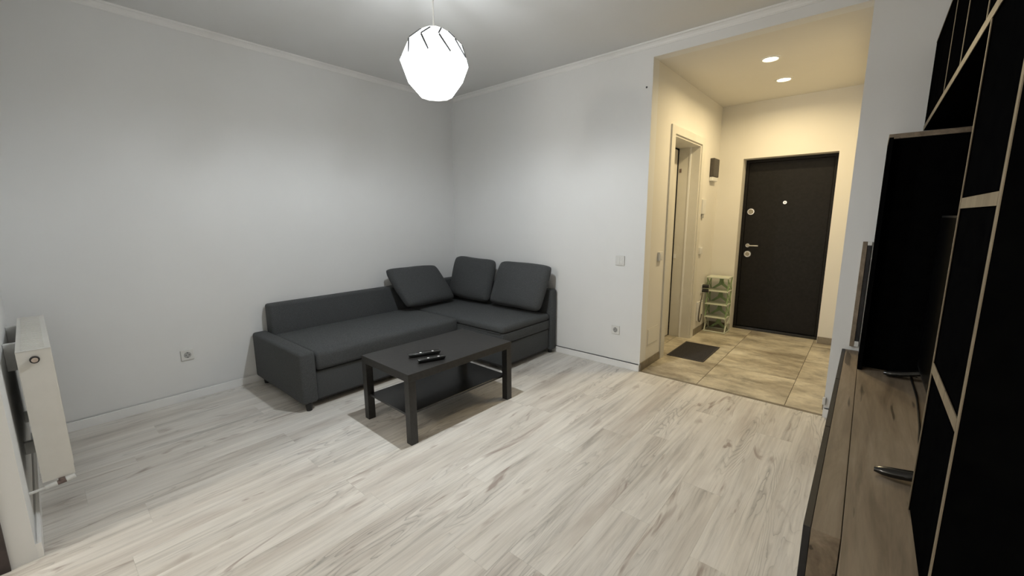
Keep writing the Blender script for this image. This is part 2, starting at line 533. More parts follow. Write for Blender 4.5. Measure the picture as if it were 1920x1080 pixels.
# ------------------------------------------------------------------ entrance door (dark steel) in its reveal
DY = 2.18
d1 = struct('door_1', rbox(DXa + 0.035, DXb - 0.035, DY, DY + 0.06, 0.035, DH - 0.035, 0.004, 2), DOORBLK, label='closed black steel entrance door at the end of the hall', cat='door')
obj('door_frame', boxes((DXa + 0.002, DXa + 0.034, DY - 0.012, DY + 0.07, 0.002, DH - 0.002), (DXb - 0.034, DXb - 0.002, DY - 0.012, DY + 0.07, 0.002, DH - 0.002), (DXa + 0.034, DXb - 0.034, DY - 0.012, DY + 0.07, DH - 0.034, DH - 0.002)), DOORBLK, d1)
obj('door_sill', rbox(DXa + 0.005, DXb - 0.005, DY - 0.03, DY + 0.07, 0.0005, 0.033, 0.004, 2), GLOSSBLK, d1)
def rosette(x, z, r, inner, name):
    bm = bmesh.new()
    cyl(bm, (x, DY, z), (x, DY - 0.010, z), r, r * 0.9, 28)
    o = obj(name, bm, CHROME, d1, True)
    bm = bmesh.new()
    cyl(bm, (x, DY - 0.010, z), (x, DY - 0.015, z), inner, inner * 0.9, 20)
    obj('lock_core', bm, CYL, o, True)
    return o
rosette(2.750, 1.411, 0.040, 0.026, 'lock_rosette')
rosette(2.752, 0.915, 0.040, 0.022, 'lock_rosette')
rosette(3.080, 1.508, 0.020, 0.008, 'peephole')
hr = rosette(2.746, 1.017, 0.024, 0.013, 'handle_rosette')
bm = bmesh.new()
tube(bm, smooth_pts([(2.746, DY - 0.012, 1.017), (2.746, DY - 0.045, 1.017), (2.762, DY - 0.052, 1.017), (2.862, DY - 0.052, 1.017)], 5), 0.008, 10)
obj('door_handle', bm, CHROME, hr, True)

# ------------------------------------------------------------------ white side door, ajar
bm = bmesh.new()
cw = 0.09
for b in ((X1, X1 + 0.014, SY0 - cw, SY0, 0.0005, SZ + 0.07), (X1, X1 + 0.014, SY1, SY1 + cw, 0.0005, SZ + 0.07), (X1, X1 + 0.014, SY0, SY1, SZ, SZ + 0.07)):
    box(bm, *b)
d2 = struct('door_2', bm, DOORW, label='white side door left ajar in the hall, in a broad white casing', cat='door')
obj('jamb', boxes((X1 - 0.22, X1, SY0, SY0 + 0.018, 0.0005, SZ), (X1 - 0.22, X1, SY1 - 0.018, SY1, 0.0005, SZ), (X1 - 0.22, X1, SY0 + 0.018, SY1 - 0.018, SZ - 0.018, SZ)), DOORW, d2)
obj('stop_bead', boxes((X1 - 0.105, X1 - 0.090, SY1 - 0.030, SY1 - 0.018, 0.0005, SZ - 0.018), (X1 - 0.105, X1 - 0.090, SY0 + 0.018, SY0 + 0.03, 0.0005, SZ - 0.018)), TRIMW, d2)
Ml = Matrix.Translation((X1 - 0.20, SY0 + 0.02, 0)) @ Matrix.Rotation(R(2.2), 4, 'Z')
lf = obj('door_leaf', rbox(-0.040, 0, 0, 0.748, 0.01, SZ - 0.03, 0.003, 2, Ml), DOORW, d2)
obj('inset_panel', rbox(-0.001, 0.003, 0.10, 0.625, 1.05, SZ - 0.14, 0.001, 1, Ml), TRIMW, lf)
obj('inset_panel', rbox(-0.001, 0.003, 0.10, 0.625, 0.15, 0.85, 0.001, 1, Ml), TRIMW, lf)
obj('latch_plate', boxes((X1 - 0.215, X1 - 0.19, SY1 - 0.024, SY1 - 0.018, 0.90, 0.945)), TRIMW, d2)
obj('hinge', boxes((X1 - 0.205, X1 - 0.185, SY1 - 0.026, SY1 - 0.018, 1.83, 1.87)), BRASS, d2)

# ------------------------------------------------------------------ pendant lamp
pl = thing('pendant_lamp', (LAMP.x, LAMP.y, LAMP.z), 'lit white faceted pendant lamp hanging from the living room ceiling', 'lamp')
N = 10
prof = [(2.385, 0.052), (2.366, 0.085), (2.312, 0.148), (2.212, 0.190), (2.112, 0.152), (2.036, 0.088)]
bm = bmesh.new()
rings = []
for k, (z, r) in enumerate(prof):
    tw = (k // 1) * 0.5 + 0.15
    rings.append([bm.verts.new((LAMP.x + r * math.cos(2 * math.pi * (i + tw) / N), LAMP.y + r * math.sin(2 * math.pi * (i + tw) / N), z)) for i in range(N)])
for a, b in zip(rings, rings[1:]):
    for i in range(N):
        bm.faces.new((a[i], a[(i + 1) % N], b[i]))
        bm.faces.new((a[(i + 1) % N], b[(i + 1) % N], b[i]))
shade = obj('lamp_shade', bm, mat_shade(), pl)
for i in range(N):                     # the dark slits between the folded strips
    for k, (t0, t1) in ((1, (0.10, 0.97)), (2, (0.05, 0.92))):
        z0, r0 = prof[k]; z1, r1 = prof[k + 1]
        tw0, tw1 = k * 0.5 + 0.15, (k + 1) * 0.5 + 0.15
        a0, a1 = (i + 1 + tw0, i + tw1) if k == 1 else (i + tw0, i + tw1)
        A = Vector((LAMP.x + (r0 + .001) * math.cos(2 * math.pi * a0 / N), LAMP.y + (r0 + .001) * math.sin(2 * math.pi * a0 / N), z0))
        B = Vector((LAMP.x + (r1 + .001) * math.cos(2 * math.pi * a1 / N), LAMP.y + (r1 + .001) * math.sin(2 * math.pi * a1 / N), z1))
        bm = bmesh.new()
        cyl(bm, A.lerp(B, t0), A.lerp(B, t1), 0.0055, 0.0050, 6)
        obj('shade_slit', bm, SLIT, shade)
bm = bmesh.new(); cyl(bm, (LAMP.x, LAMP.y, 2.33), (LAMP.x, LAMP.y, 2.685), 0.0045, None, 8)
obj('cord', bm, PLASTW, pl)
bm = bmesh.new(); cyl(bm, (LAMP.x, LAMP.y, 2.66), (LAMP.x, LAMP.y, H - 0.0005), 0.035, 0.05, 24)
obj('ceiling_cup', bm, PLASTW, pl, True)
bm = bmesh.new(); cyl(bm, (LAMP.x, LAMP.y, 2.275), (LAMP.x, LAMP.y, 2.335), 0.02, 0.016, 16)
obj('socket', bm, PLASTW, pl, True)
bm = bmesh.new()
bmesh.ops.create_uvsphere(bm, u_segments=20, v_segments=12, radius=0.026, matrix=Matrix.Translation(BULB) @ Matrix.Diagonal((1, 1, 1.15, 1)))
obj('bulb', bm, mat_bulb(), pl, 'all')

# ------------------------------------------------------------------ ceiling spots in the hall
for k, (x, y) in enumerate(SPOTS):
    t = thing('ceiling_spot', (x, y, HH), ['lit recessed ceiling spot nearer the living room', 'lit recessed ceiling spot nearer the black entrance door'][k], 'ceiling light', 'hall ceiling spots')
    bm = bmesh.new()
    n = 32
    outer = [[bm.verts.new((x + r * math.cos(2 * math.pi * i / n), y + r * math.sin(2 * math.pi * i / n), z)) for i in range(n)] for r, z in ((0.072, HH - 0.0005), (0.070, HH - 0.006), (0.056, HH - 0.008), (0.052, HH - 0.003))]
    for a, b in zip(outer, outer[1:]):
        for i in range(n):
            bm.faces.new((a[i], a[(i + 1) % n], b[(i + 1) % n], b[i]))
    obj('rim', bm, PLASTW, t, True)
    bm = bmesh.new(); cyl(bm, (x, y, HH - 0.0005), (x, y, HH - 0.0035), 0.053, None, 32)
    obj('diffuser', bm, mat_emit('spot_glow', (1.0, 0.86, 0.6), 9), t)

# ------------------------------------------------------------------ corner sofa
sf = thing('corner_sofa', (0.8, -1.1, 0), 'charcoal fabric corner sofa with a chaise, low arm and three cushions on it', 'sofa')
def soft(name, b, r, parent=sf, seg=4, puff=0.0, axis=2):
    bm = rbox(*b, r=r, seg=seg)
    if puff:
        bmesh.ops.subdivide_edges(bm, edges=[e for e in bm.edges if e.calc_length() > 0.2], cuts=7, use_grid_fill=True)
        x0, x1, y0, y1, z0, z1 = b
        for v in bm.verts:
            if v.co.z > z1 - r * 0.6:
                u = (v.co.x - x0) / (x1 - x0) * 2 - 1; w = (v.co.y - y0) / (y1 - y0) * 2 - 1
                v.co.z += puff * max(0, (1 - u ** 4)) * max(0, (1 - w ** 4)) + 0.003 * noise.noise(v.co * 4)
    return obj(name, bm, FABRIC, parent, 'all' if puff else True)
soft('backrest', (0.016, 0.135, -2.170, -0.017, 0.05, 0.660), 0.022)
soft('backrest', (0.137, 1.520, -0.105, -0.017, 0.035, 0.655), 0.020)
soft('armrest', (0.016, 0.930, -2.285, -2.172, 0.055, 0.432), 0.022)
soft('seat', (0.137, 0.925, -2.168, -0.812, 0.278, 0.412), 0.030, puff=0.008)
soft('drawer_front', (0.137, 0.900, -2.168, -0.812, 0.060, 0.270), 0.010)
soft('chaise_seat', (0.137, 1.500, -0.808, -0.108, 0.352, 0.415), 0.026, puff=0.010)
soft('chaise_base', (0.20, 1.497, -0.806, -0.110, 0.262, 0.350), 0.008)
soft('chaise_box', (0.20, 1.490, -0.800, -0.115, 0.060, 0.256), 0.008)
bm = bmesh.new()
tube(bm, [(0.905, -0.8065, 0.352), (1.47, -0.8085, 0.352)], 0.004, 6)
obj('piping', bm, FABRIC, sf, True)
obj('underframe', boxes((0.16, 0.86, -2.15, -0.83, 0.035, 0.058), (0.22, 1.46, -0.78, -0.13, 0.035, 0.058)), FOOT, sf)
for x, y in ((0.90, -2.235), (0.10, -2.235), (0.10, -0.30), (1.46, -0.76), (1.47, -0.06), (0.86, -0.86)):
    bm = bmesh.new(); cyl(bm, (x, y, 0.0005), (x, y, 0.056 if y < -2 else 0.036), 0.019, 0.025, 18)
    obj('leg', bm, FOOT, sf, True)

# ------------------------------------------------------------------ cushions
def cushion(w, h, t, seed):
    bm = bmesh.new()
    nx, nz = 26, 20
    front, back = [], []
    rnd = Vector((seed * 3.1, seed * 1.7, seed))
    for side, store in ((1, front), (-1, back)):
        for j in range(nz + 1):
            row = []
            for i in range(nx + 1):
                u = -1 + 2 * i / nx; v = -1 + 2 * j / nz
                cu = 1 - abs(u) ** 7; cv = 1 - abs(v) ** 7
                th = t * 0.5 * (max(cu, 0) ** 0.5) * (max(cv, 0) ** 0.5) * (0.78 + 0.22 * math.cos(u * 1.3) * math.cos(v * 1.3))
                # rounded corners
                k = 0.03 * (abs(u) ** 6) * (abs(v) ** 6)
                x = u * (w / 2 - k * 0.6) ; z = v * (h / 2 - k * 0.6)
                p = Vector((x, side * th, z))
                if 0 < i < nx and 0 < j < nz:
                    p.y += 0.006 * noise.noise(Vector((x * 5, side * 3, z * 5)) + rnd) * side
                p.x += 0.007 * noise.noise(Vector((z * 4, 1, 0)) + rnd); p.z += 0.007 * noise.noise(Vector((x * 4, 5, 0)) + rnd)
                row.append(bm.verts.new(p))
            store.append(row)
    for store in (front, back):
        for j in range(nz):
            for i in range(nx):
                bm.faces.new((store[j][i], store[j][i + 1], store[j + 1][i + 1], store[j + 1][i]))
    rim = [(0, i) for i in range(nx)] + [(j, nx) for j in range(nz)] + [(nz, i) for i in range(nx, 0, -1)] + [(j, 0) for j in range(nz, 0, -1)]
    for a, b in zip(rim, rim[1:] + rim[:1]):
        bm.faces.new((front[a[0]][a[1]], front[b[0]][b[1]], back[b[0]][b[1]], back[a[0]][a[1]]))
    bmesh.ops.remove_doubles(bm, verts=bm.verts[:], dist=0.0004)
    return bm

def place_cushion(label, bot0, bot1, top_mid, t, seed, h=0.46):
    """lower front edge from bot0 to bot1, leaning so that its top comes to top_mid"""
    b0, b1, tm = Vector(bot0), Vector(bot1), Vector(top_mid)
    ex = (b1 - b0); w = ex.length; ex.normalize()
    mid = (b0 + b1) / 2
    d = tm - mid
    sh = d.dot(ex) / h                    # a slumped cushion leans sideways as well
    ez = d - ex * d.dot(ex); ez.normalize()
    ey = ez.cross(ex)
    bm = cushion(w, h, t, seed)
    M = Matrix((ex, ey, ez + ex * sh)).transposed().to_4x4()
    bm.transform(M)
    o = obj('cushion', bm, FABRIC, None, 'all')
    o.location = mid + (ez + ex * sh) * (h / 2)
    tag(o, label, 'cushion', 'loose cushions on the corner sofa')
    return o
place_cushion('charcoal cushion slumped at an angle on the long backrest, nearest the arm', (0.375, -0.99, 0.466), (0.350, -0.325, 0.450), (0.165, -0.765, 0.80), 0.155, 1, 0.45)
place_cushion('charcoal cushion in the corner of the sofa, the middle one', (0.165, -0.250, 0.470), (0.800, -0.255, 0.455), (0.49, -0.145, 0.86), 0.155, 2, 0.47)
place_cushion('charcoal cushion at the free end of the chaise, by the white wall', (0.815, -0.265, 0.465), (1.480, -0.255, 0.450), (1.20, -0.130, 0.86), 0.155, 3, 0.47)

# ------------------------------------------------------------------ coffee table
TX, TY, TR = 1.5998, -1.5908, -0.0276
Mt = Matrix.Translation((TX, TY, 0)) @ Matrix.Rotation(TR, 4, 'Z')
ct = thing('coffee_table', (TX, TY, 0), 'low black-brown coffee table with a lower shelf in front of the sofa', 'table')
obj('table_top', rbox(-0.275, 0.275, -0.45, 0.45, 0.401, 0.45, 0.0015, 2, Mt), BLACKBROWN, ct)
obj('shelf', rbox(-0.228, 0.228, -0.435, 0.435, 0.170, 0.185, 0.001, 1, Mt), GLOSSSHELF, ct)
for sx in (-1, 1):
    for sy in (-1, 1):
        x0 = sx * 0.275; x1 = sx * 0.225; y0 = sy * 0.45; y1 = sy * 0.40
        obj('leg', rbox(min(x0, x1), max(x0, x1), min(y0, y1), max(y0, y1), 0.0005, 0.4005, 0.0015, 2, Mt), BLACKBROWN, ct)

def remote(label, a, b, w, seed):
    a, b = Vector(a), Vector(b)
    d = b - a; L = d.length; ang = math.atan2(d.y, d.x)
    mid = (a + b) / 2
    M = Matrix.Translation((mid.x, mid.y, 0.4505)) @ Matrix.Rotation(ang, 4, 'Z')
    t = thing('remote_control', (mid.x, mid.y, 0.4505), label, 'remote control', 'remote controls on the coffee table')
    bm = rbox(-L / 2, L / 2, -w / 2, w / 2, 0.002, 0.020, 0.003, 3)
    for v in bm.verts:                    # sides slope in towards the base
        if v.co.z < 0.010:
            v.co.x *= 0.94; v.co.y *= 0.72; v.co.z = max(0.0, v.co.z - 0.002)
        v.co.z += 0.003 * (v.co.x / L * 2) ** 2
    bm.transform(M)
    obj('case', bm, GLOSSBLK, t, True)
    rr = random.Random(seed)
    for i in range(9):
        for j in range(3):
            x = -L * 0.40 + i * L * 0.095; y = (j - 1) * w * 0.28
            if i == 6 and j != 1: continue
            if i == 5:
                if j != 1: continue
                bm = bmesh.new(); cyl(bm, M @ Vector((x, y, 0.018)), M @ Vector((x, y, 0.0225)), w * 0.27, w * 0.24, 18)
                obj('ring_key', bm, GLOSSBLK, t, True); continue
            glint = i in (3, 7) and j == 1  # these middle keys are larger and near-white, as painted highlights
            o = obj('key', rbox(x - (0.0065 if glint else 0.0045), x + (0.0065 if glint else 0.0045), y - (0.0055 if glint else 0.0035), y + (0.0055 if glint else 0.0035), 0.018, 0.024 if glint else 0.0222, 0.0008, 1, M), KEYGLINT if glint else GREYRUB, t)
remote('longer black remote control, further from the front edge of the coffee table', (1.600, -1.860), (1.690, -1.665), 0.046, 1)
remote('shorter black remote control, nearer the front edge of the coffee table', (1.735, -1.885), (1.800, -1.715), 0.042, 2)

# ------------------------------------------------------------------ radiator on the window wall
RX0, RX1, RYf, RYb, RZ0, RZ1 = 0.17, 1.15, -3.395, -3.495, 0.205, 0.81
rd = thing('radiator', (0.66, -3.445, RZ0), 'white panel radiator seen end-on under the window wall', 'radiator')
fp = rbox(RX0 + 0.004, RX1 - 0.004, RYf - 0.012, RYf, RZ0 + 0.004, RZ1 - 0.006, 0.003, 2)
for i in range(28):
    x = RX0 + 0.03 + i * 0.0333
    box(fp, x, x + 0.017, RYf - 0.002, RYf + 0.003, RZ0 + 0.035, RZ1 - 0.05)
obj('front_panel', fp, RADW, rd)
obj('rear_panel', rbox(RX0 + 0.004, RX1 - 0.004, RYb, RYb + 0.012, RZ0 + 0.004, RZ1 - 0.006, 0.003, 2), RADW, rd)
obj('side_cover', rbox(RX1 - 0.003, RX1, RYb - 0.001, RYf + 0.001, RZ0, RZ1, 0.001, 2), RADW, rd)
obj('side_cover', rbox(RX0, RX0 + 0.003, RYb - 0.001, RYf + 0.001, RZ0, RZ1, 0.001, 2), RADW, rd)
bm = rbox(RX0, RX1, RYb - 0.001, RYf + 0.001, RZ1 - 0.004, RZ1, 0.0015, 2)
obj('top_grille', bm, RADW, rd)
bm = bmesh.new()
for i in range(30):
    x = RX0 + 0.03 + i * 0.031
    box(bm, x, x + 0.012, RYb + 0.015, RYb + 0.083, RZ1 - 0.0005, RZ1 + 0.0015)
o = obj('grille_bars', bm, RADW, rd)
bm = bmesh.new()
for i in range(40):
    x = RX0 + 0.02 + i * 0.0237
    box(bm, x, x + 0.0012, RYb + 0.013, RYf - 0.013, RZ0 + 0.04, RZ1 - 0.05)
o = obj('convector_fins', bm, RADW, rd)
# plug near the top of the end cover
bm = bmesh.new(); cyl(bm, (RX1, -3.4455, 0.768), (RX1 + 0.014, -3.4455, 0.768), 0.0155, 0.0145, 24)
pg = obj('air_plug', bm, FOOT, rd, True)
bm = bmesh.new(); cyl(bm, (RX1 + 0.014, -3.4455, 0.768), (RX1 + 0.019, -3.4455, 0.768), 0.0105, 0.0095, 20)
cp = obj('vent_core', bm, BEIGE, pg, True)
# valve and pipe
bm = bmesh.new(); cyl(bm, (RX1 + 0.008, RYf - 0.001, 0.198), (RX1 + 0.008, RYf - 0.030, 0.192), 0.011, 0.0125, 20)
vc = obj('valve_cap', bm, PLASTW, rd, True)
bm = bmesh.new(); cyl(bm, (RX1 + 0.008, RYf - 0.031, 0.192), (RX1 + 0.008, RYf - 0.058, 0.188), 0.0115, 0.0105, 14)
cyl(bm, (RX1 + 0.008, RYf - 0.043, 0.192), (RX1 + 0.008, RYf - 0.043, 0.206), 0.011, 0.011, 12)
obj('valve_body', bm, BRASS, rd, True)
bm = bmesh.new(); cyl(bm, (RX1 + 0.008, RYf - 0.058, 0.188), (RX1 + 0.008, RYf - 0.096, 0.184), 0.0115, 0.0100, 18)
obj('valve_sleeve', bm, PLASTW, rd, True)
bm = bmesh.new(); cyl(bm, (RX1 + 0.008, RYf - 0.095, 0.184), (RX1 + 0.008, YF + 0.0005, 0.180), 0.0065, None, 14)
obj('pipe', bm, PLASTW, rd, True)
for x in (0.30, 0.80):
    obj('bracket', rbox(x, x + 0.03, YF + 0.0005, RYb, 0.66, RZ1 - 0.02, 0.002, 1), PLASTW, rd)
    obj('bracket', rbox(x, x + 0.03, YF + 0.0005, RYb, RZ0 + 0.03, RZ0 + 0.09, 0.002, 1), PLASTW, rd)

# ------------------------------------------------------------------ sockets and switches
def plate_M(p, normal):
    n = Vector(normal); up = Vector((0, 0, 1)); r = up.cross(n)
    M = Matrix((r, up, n)).transposed().to_4x4(); M.translation = Vector(p); return M
def socket(label, p, normal, s=0.080):
    M = plate_M(p, normal)
    t = thing('wall_socket', p, label, 'socket', 'single wall sockets')
    obj('plate', rbox(-s / 2, s / 2, -s / 2, s / 2, 0.0002, 0.009, 0.003, 3, M), PLASTW, t)
    bm = bmesh.new(); cyl(bm, M @ Vector((0, 0, 0.0088)), M @ Vector((0, 0, 0.0096)), 0.023, 0.022, 28)
    w = obj('socket_well', bm, SOCKIN, t)
    bm = bmesh.new()
    for sx in (-0.0095, 0.0095):
        cyl(bm, M @ Vector((sx, 0, 0.0095)), M @ Vector((sx, 0, 0.0101)), 0.0036, None, 10)
    obj('pin_hole', bm, DARKHOLE, w)
    for sy in (-1, 1):
        bm = bmesh.new()
        box(bm, -0.0035, 0.0035, sy * 0.018 - 0.0035, sy * 0.018 + 0.0035, 0.0094, 0.0108, M)
        obj('earth_clip', bm, DARKHOLE, w)
    return t
socket('white wall socket low on the left wall, between radiator and sofa', (0, -2.722, 0.350), (1, 0, 0))
socket('white wall socket low on the back wall near the hall opening', (2.160, 0, 0.343), (0, -1, 0))
def switch(label, p, normal, s=0.082, rockers=2, tk=0.010):
    M = plate_M(p, normal)
    t = thing('light_switch', p, label, 'switch')
    obj('plate', rbox(-s / 2, s / 2, -s / 2, s / 2, 0.0002, tk, 0.003, 3, M), PLASTW, t)
    w = s * 0.66 / rockers
    for i in range(rockers):
        x = -s * 0.33 + i * w
        obj('rocker', rbox(x + 0.0008, x + w - 0.0008, -s * 0.33, s * 0.33, tk - 0.001, tk + 0.003, 0.001, 2, M), PLASTW, t)
switch('white double light switch on the back wall left of the hall opening', (2.180, 0, 0.979), (0, -1, 0), 0.086)
switch('white rounded light switch in the hall left of the white door casing', (X1, 0.325, 1.005), (1, 0, 0), 0.080, 2, 0.022)
switch('white light switch in the hall between the white door casing and the corner', (X1, 1.515, 0.980), (1, 0, 0), 0.075, 1, 0.022)
bm = bmesh.new(); cyl(bm, (2.352, 0, 2.385), (2.352, -0.004, 2.385), 0.008, 0.007, 10)
tag(obj('wall_plug', bm, DARKHOLE), 'tiny dark screw plug high on the back wall beside the hall opening', 'plug')

# thermostat, bell box, access hatch
t = thing('thermostat', (X1, 1.50, 1.46), 'narrow white thermostat on the hall wall under the dark bell box', 'thermostat')
obj('case', rbox(X1 + 0.0003, X1 + 0.022, 1.455, 1.565, 1.385, 1.545, 0.004, 3), PLASTW, t)
obj('sensor', rbox(X1 + 0.0003, X1 + 0.016, 1.475, 1.525, 1.342, 1.3845, 0.002, 2), SOCKIN, t)
t = thing('bell_box', (X1, 1.79, 1.9), 'dark grey bell box with a white base high on the hall wall', 'bell')
obj('cover', rbox(X1 + 0.0003, X1 + 0.045, 1.68, 1.885, 1.80, 2.0, 0.006, 3), GREYBOX, t)
obj('base', rbox(X1 + 0.0003, X1 + 0.040, 1.685, 1.88, 1.752, 1.7995, 0.008, 3), PLASTW, t)
bm = bmesh.new(); cyl(bm, (X1 + 0.03, 1.885, 1.905), (X1 + 0.03, 1.902, 1.905), 0.010, 0.009, 14)
obj('knob', bm, FOOT, t, True)
t = thing('access_hatch', (X1, 0.27, 0.2), 'square painted access hatch low on the hall wall by the opening', 'hatch')
obj('hatch_frame', boxes((X1 + 0.0003, X1 + 0.003, 0.145, 0.385, 0.195, 0.203), (X1 + 0.0003, X1 + 0.003, 0.145, 0.385, 0.347, 0.355), (X1 + 0.0003, X1 + 0.003, 0.145, 0.153, 0.203, 0.347), (X1 + 0.0003, X1 + 0.003, 0.377, 0.385, 0.203, 0.347)), HWALL, t)
obj('hatch_door', rbox(X1 + 0.0003, X1 + 0.0045, 0.156, 0.374, 0.206, 0.344, 0.001, 1), HWALL, t)

# junction box with a dangling cord and black adapter
t = thing('junction_box', (X1, 1.62, 0.3), 'white junction box low on the hall wall beside the shoe rack', 'box')
obj('case', rbox(X1 + 0.0003, X1 + 0.022, 1.535, 1.70, 0.16, 0.385, 0.005, 3), PLASTW, t)
obj('lid', rbox(X1 + 0.021, X1 + 0.026, 1.55, 1.685, 0.18, 0.365, 0.002, 2), HWALL, t)
t = thing('power_adapter', (X1, 1.71, 0.52), 'black plug adapter on the hall wall left of the shoe rack top', 'adapter')
obj('wall_outlet', rbox(X1 + 0.0003, X1 + 0.010, 1.655, 1.735, 0.475, 0.575, 0.003, 2), PLASTW, t)
bm = bmesh.new()
cyl(bm, (X1 + 0.0105, 1.695, 0.553), (X1 + 0.075, 1.700, 0.556), 0.022, 0.020, 18)
obj('plug_body', bm, FOOT, t, True)
bm = bmesh.new()
cyl(bm, (X1 + 0.0105, 1.695, 0.503), (X1 + 0.075, 1.700, 0.505), 0.022, 0.020, 18)
obj('plug_body', bm, FOOT, t, True)
bm = bmesh.new()
tube(bm, smooth_pts([(X1 + 0.02, 1.690, 0.475), (X1 + 0.022, 1.645, 0.42), (X1 + 0.030, 1.60, 0.395), (X1 + 0.034, 1.56, 0.33), (X1 + 0.034, 1.54, 0.24), (X1 + 0.030, 1.56, 0.165), (X1 + 0.03, 1.61, 0.145), (X1 + 0.03, 1.64, 0.185), (X1 + 0.03, 1.65, 0.23)], 6), 0.0055, 8)
obj('cord', bm, GREYBOX, t, True)

# ------------------------------------------------------------------ shoe rack
sr = thing('shoe_rack', (2.545, 1.86, 0), 'small pale green plastic shoe rack in the hall corner left of the entrance door', 'rack')
rx0, rx1, ry0, ry1 = 2.428, 2.668, 1.765, 1.965
lev = [0.030, 0.180, 0.338, 0.495, 0.655]
for i, z in enumerate(lev[1:]):
    bm = rbox(rx0, rx1, ry0, ry1, z - 0.008, z + 0.006, 0.003, 2)
    obj('shelf', bm, RACKW, sr)
bm = bmesh.new()
tube(bm, [(rx0, ry0, 0.008), (rx1, ry0, 0.008), (rx1, ry1, 0.008), (rx0, ry1, 0.008), (rx0, ry0, 0.008)], 0.0075, 8)
obj('foot_frame', bm, RACKW, sr)
for z0, z1 in zip([0.008] + lev[1:-1], lev[1:]):
    a, b = z0 + 0.007, z1 - 0.009
    for x in (rx0 + 0.008, rx1 - 0.008):
        bm = bmesh.new()
        tube(bm, smooth_pts([(x, ry0 + 0.01, a), (x, ry0 + 0.035, (a + b) / 2), (x, ry0 + 0.01, b)], 5), 0.006, 8)
        tube(bm, smooth_pts([(x, ry1 - 0.01, a), (x, ry1 - 0.035, (a + b) / 2), (x, ry1 - 0.01, b)], 5), 0.006, 8)
        tube(bm, [(x, ry0 + 0.015, a), (x, ry1 - 0.015, b)], 0.004, 6)
        tube(bm, [(x, ry1 - 0.015, a), (x, ry0 + 0.015, b)], 0.004, 6)
        obj('side_frame', bm, RACKG if z0 > 0.1 else RACKW, sr, True)
    # curved green brace at the back, an X of broad blades
    bm = bmesh.new()
    cx_ = (rx0 + rx1) / 2; h = b - a
    for s in (-1, 1):
        vs = []
        P = [(cx_ + s * 0.105, a), (cx_ + s * 0.03, a + h * 0.45), (cx_ + s * 0.012, a + h * 0.98), (cx_ - s * 0.03, a + h * 0.98), (cx_ - s * 0.012, a + h * 0.40), (cx_ + s * 0.07, a)]
        f = [bm.verts.new((x, ry1 - 0.012 + 0.002 * s, z)) for x, z in P]
        k = [bm.verts.new((x, ry1 - 0.008 + 0.002 * s, z)) for x, z in P]
        n = len(P)
        bm.faces.new(f); bm.faces.new(k[::-1])
        for i in range(n):
            bm.faces.new((f[i], f[(i + 1) % n], k[(i + 1) % n], k[i]))
    obj('back_brace', bm, RACKG, sr)

# ------------------------------------------------------------------ door mat
bm = rbox(2.424, 2.768, 0.600, 1.180, 0.0008, 0.0075, 0.003, 2)
dm = thing('door_mat', (2.6, 0.9, 0), 'dark grey rectangular mat on the hall tiles by the white side door', 'mat')
obj('backing', bm, MATT, dm)
bm = bmesh.new()
for i in range(36):
    y = 0.618 + i * 0.0155
    box(bm, 2.440, 2.752, y, y + 0.008, 0.0074, 0.0095)
obj('ribs', bm, MATT, dm)

# ------------------------------------------------------------------ TV bench
BX0, BXS = 3.793, 3.858
tb = thing('tv_bench', (4.07, -1.1, 0), 'long low grey-brown oak TV bench with black fronts along the right wall', 'bench')
obj('front_rail', rbox(BX0, BXS, -2.082, -0.018, 0.0008, 0.500, 0.0012, 1), GREYOAK, tb)
obj('bench_top', rbox(BXS + 0.0018, XW - 0.002, -2.300, -0.018, 0.470, 0.500, 0.0012, 1), GREYOAK, tb)
obj('carcass', boxes((BXS + 0.004, XW - 0.002, -2.300, -2.282, 0.0008, 0.469), (BXS + 0.004, XW - 0.002, -0.036, -0.018, 0.0008, 0.469), (XW - 0.012, XW - 0.002, -2.28, -0.038, 0.0008, 0.469), (BXS + 0.004, XW - 0.02, -2.28, -0.038, 0.0008, 0.03)), GREYOAK, tb)
for k, (y0, y1) in enumerate(((-2.082, -1.352), (-1.348, -0.684), (-0.680, -0.018))):
    obj('door', rbox(BX0 - 0.0185, BX0 - 0.0005, y0, y1, 0.03, 0.5005, 0.0012, 1), PULLBLACK, tb)
obj('door', rbox(BXS + 0.002, BXS + 0.0038, -2.298, -2.086, 0.03, 0.468, 0.0003, 1), GREYOAK, tb)

# ------------------------------------------------------------------ tall black cabinet at the far end
tc = thing('tall_cabinet', (4.1, -0.2, 0.5), 'tall black cabinet with an oak top standing on the far end of the TV bench', 'cabinet')
obj('carcass', rbox(3.878, XW - 0.002, -0.364, -0.018, 0.5012, 1.753, 0.0012, 1), MATBLACK, tc)
obj('cabinet_top', rbox(3.858, XW - 0.002, -0.366, -0.018, 1.7535, 1.779, 0.0012, 1), GREYOAK, tc)
obj('door', rbox(3.859, 3.877, -0.440, -0.018, 0.5012, 1.7525, 0.0012, 1), MATBLACK, tc)

# framed wooden board on the narrow wall, mostly behind the cabinet
t = thing('wall_board', (3.83, -0.02, 0.86), 'narrow oak-framed dark board hung on the wall behind the tall black cabinet', 'board')
obj('frame', rbox(3.808, 3.831, -0.0165, -0.0005, 0.524, 1.198, 0.001, 1), GREYOAK, t)
obj('panel', rbox(3.8315, 3.852, -0.012, -0.0005, 0.560, 1.175, 0.001, 1), PULLBLACK, t)
obj('clip', rbox(3.8315, 3.853, -0.0165, -0.0005, 1.1755, 1.197, 0.001, 1), PLASTW, t)
obj('clip', rbox(3.8315, 3.853, -0.0165, -0.0005, 0.526, 0.5595, 0.001, 1), PLASTW, t)

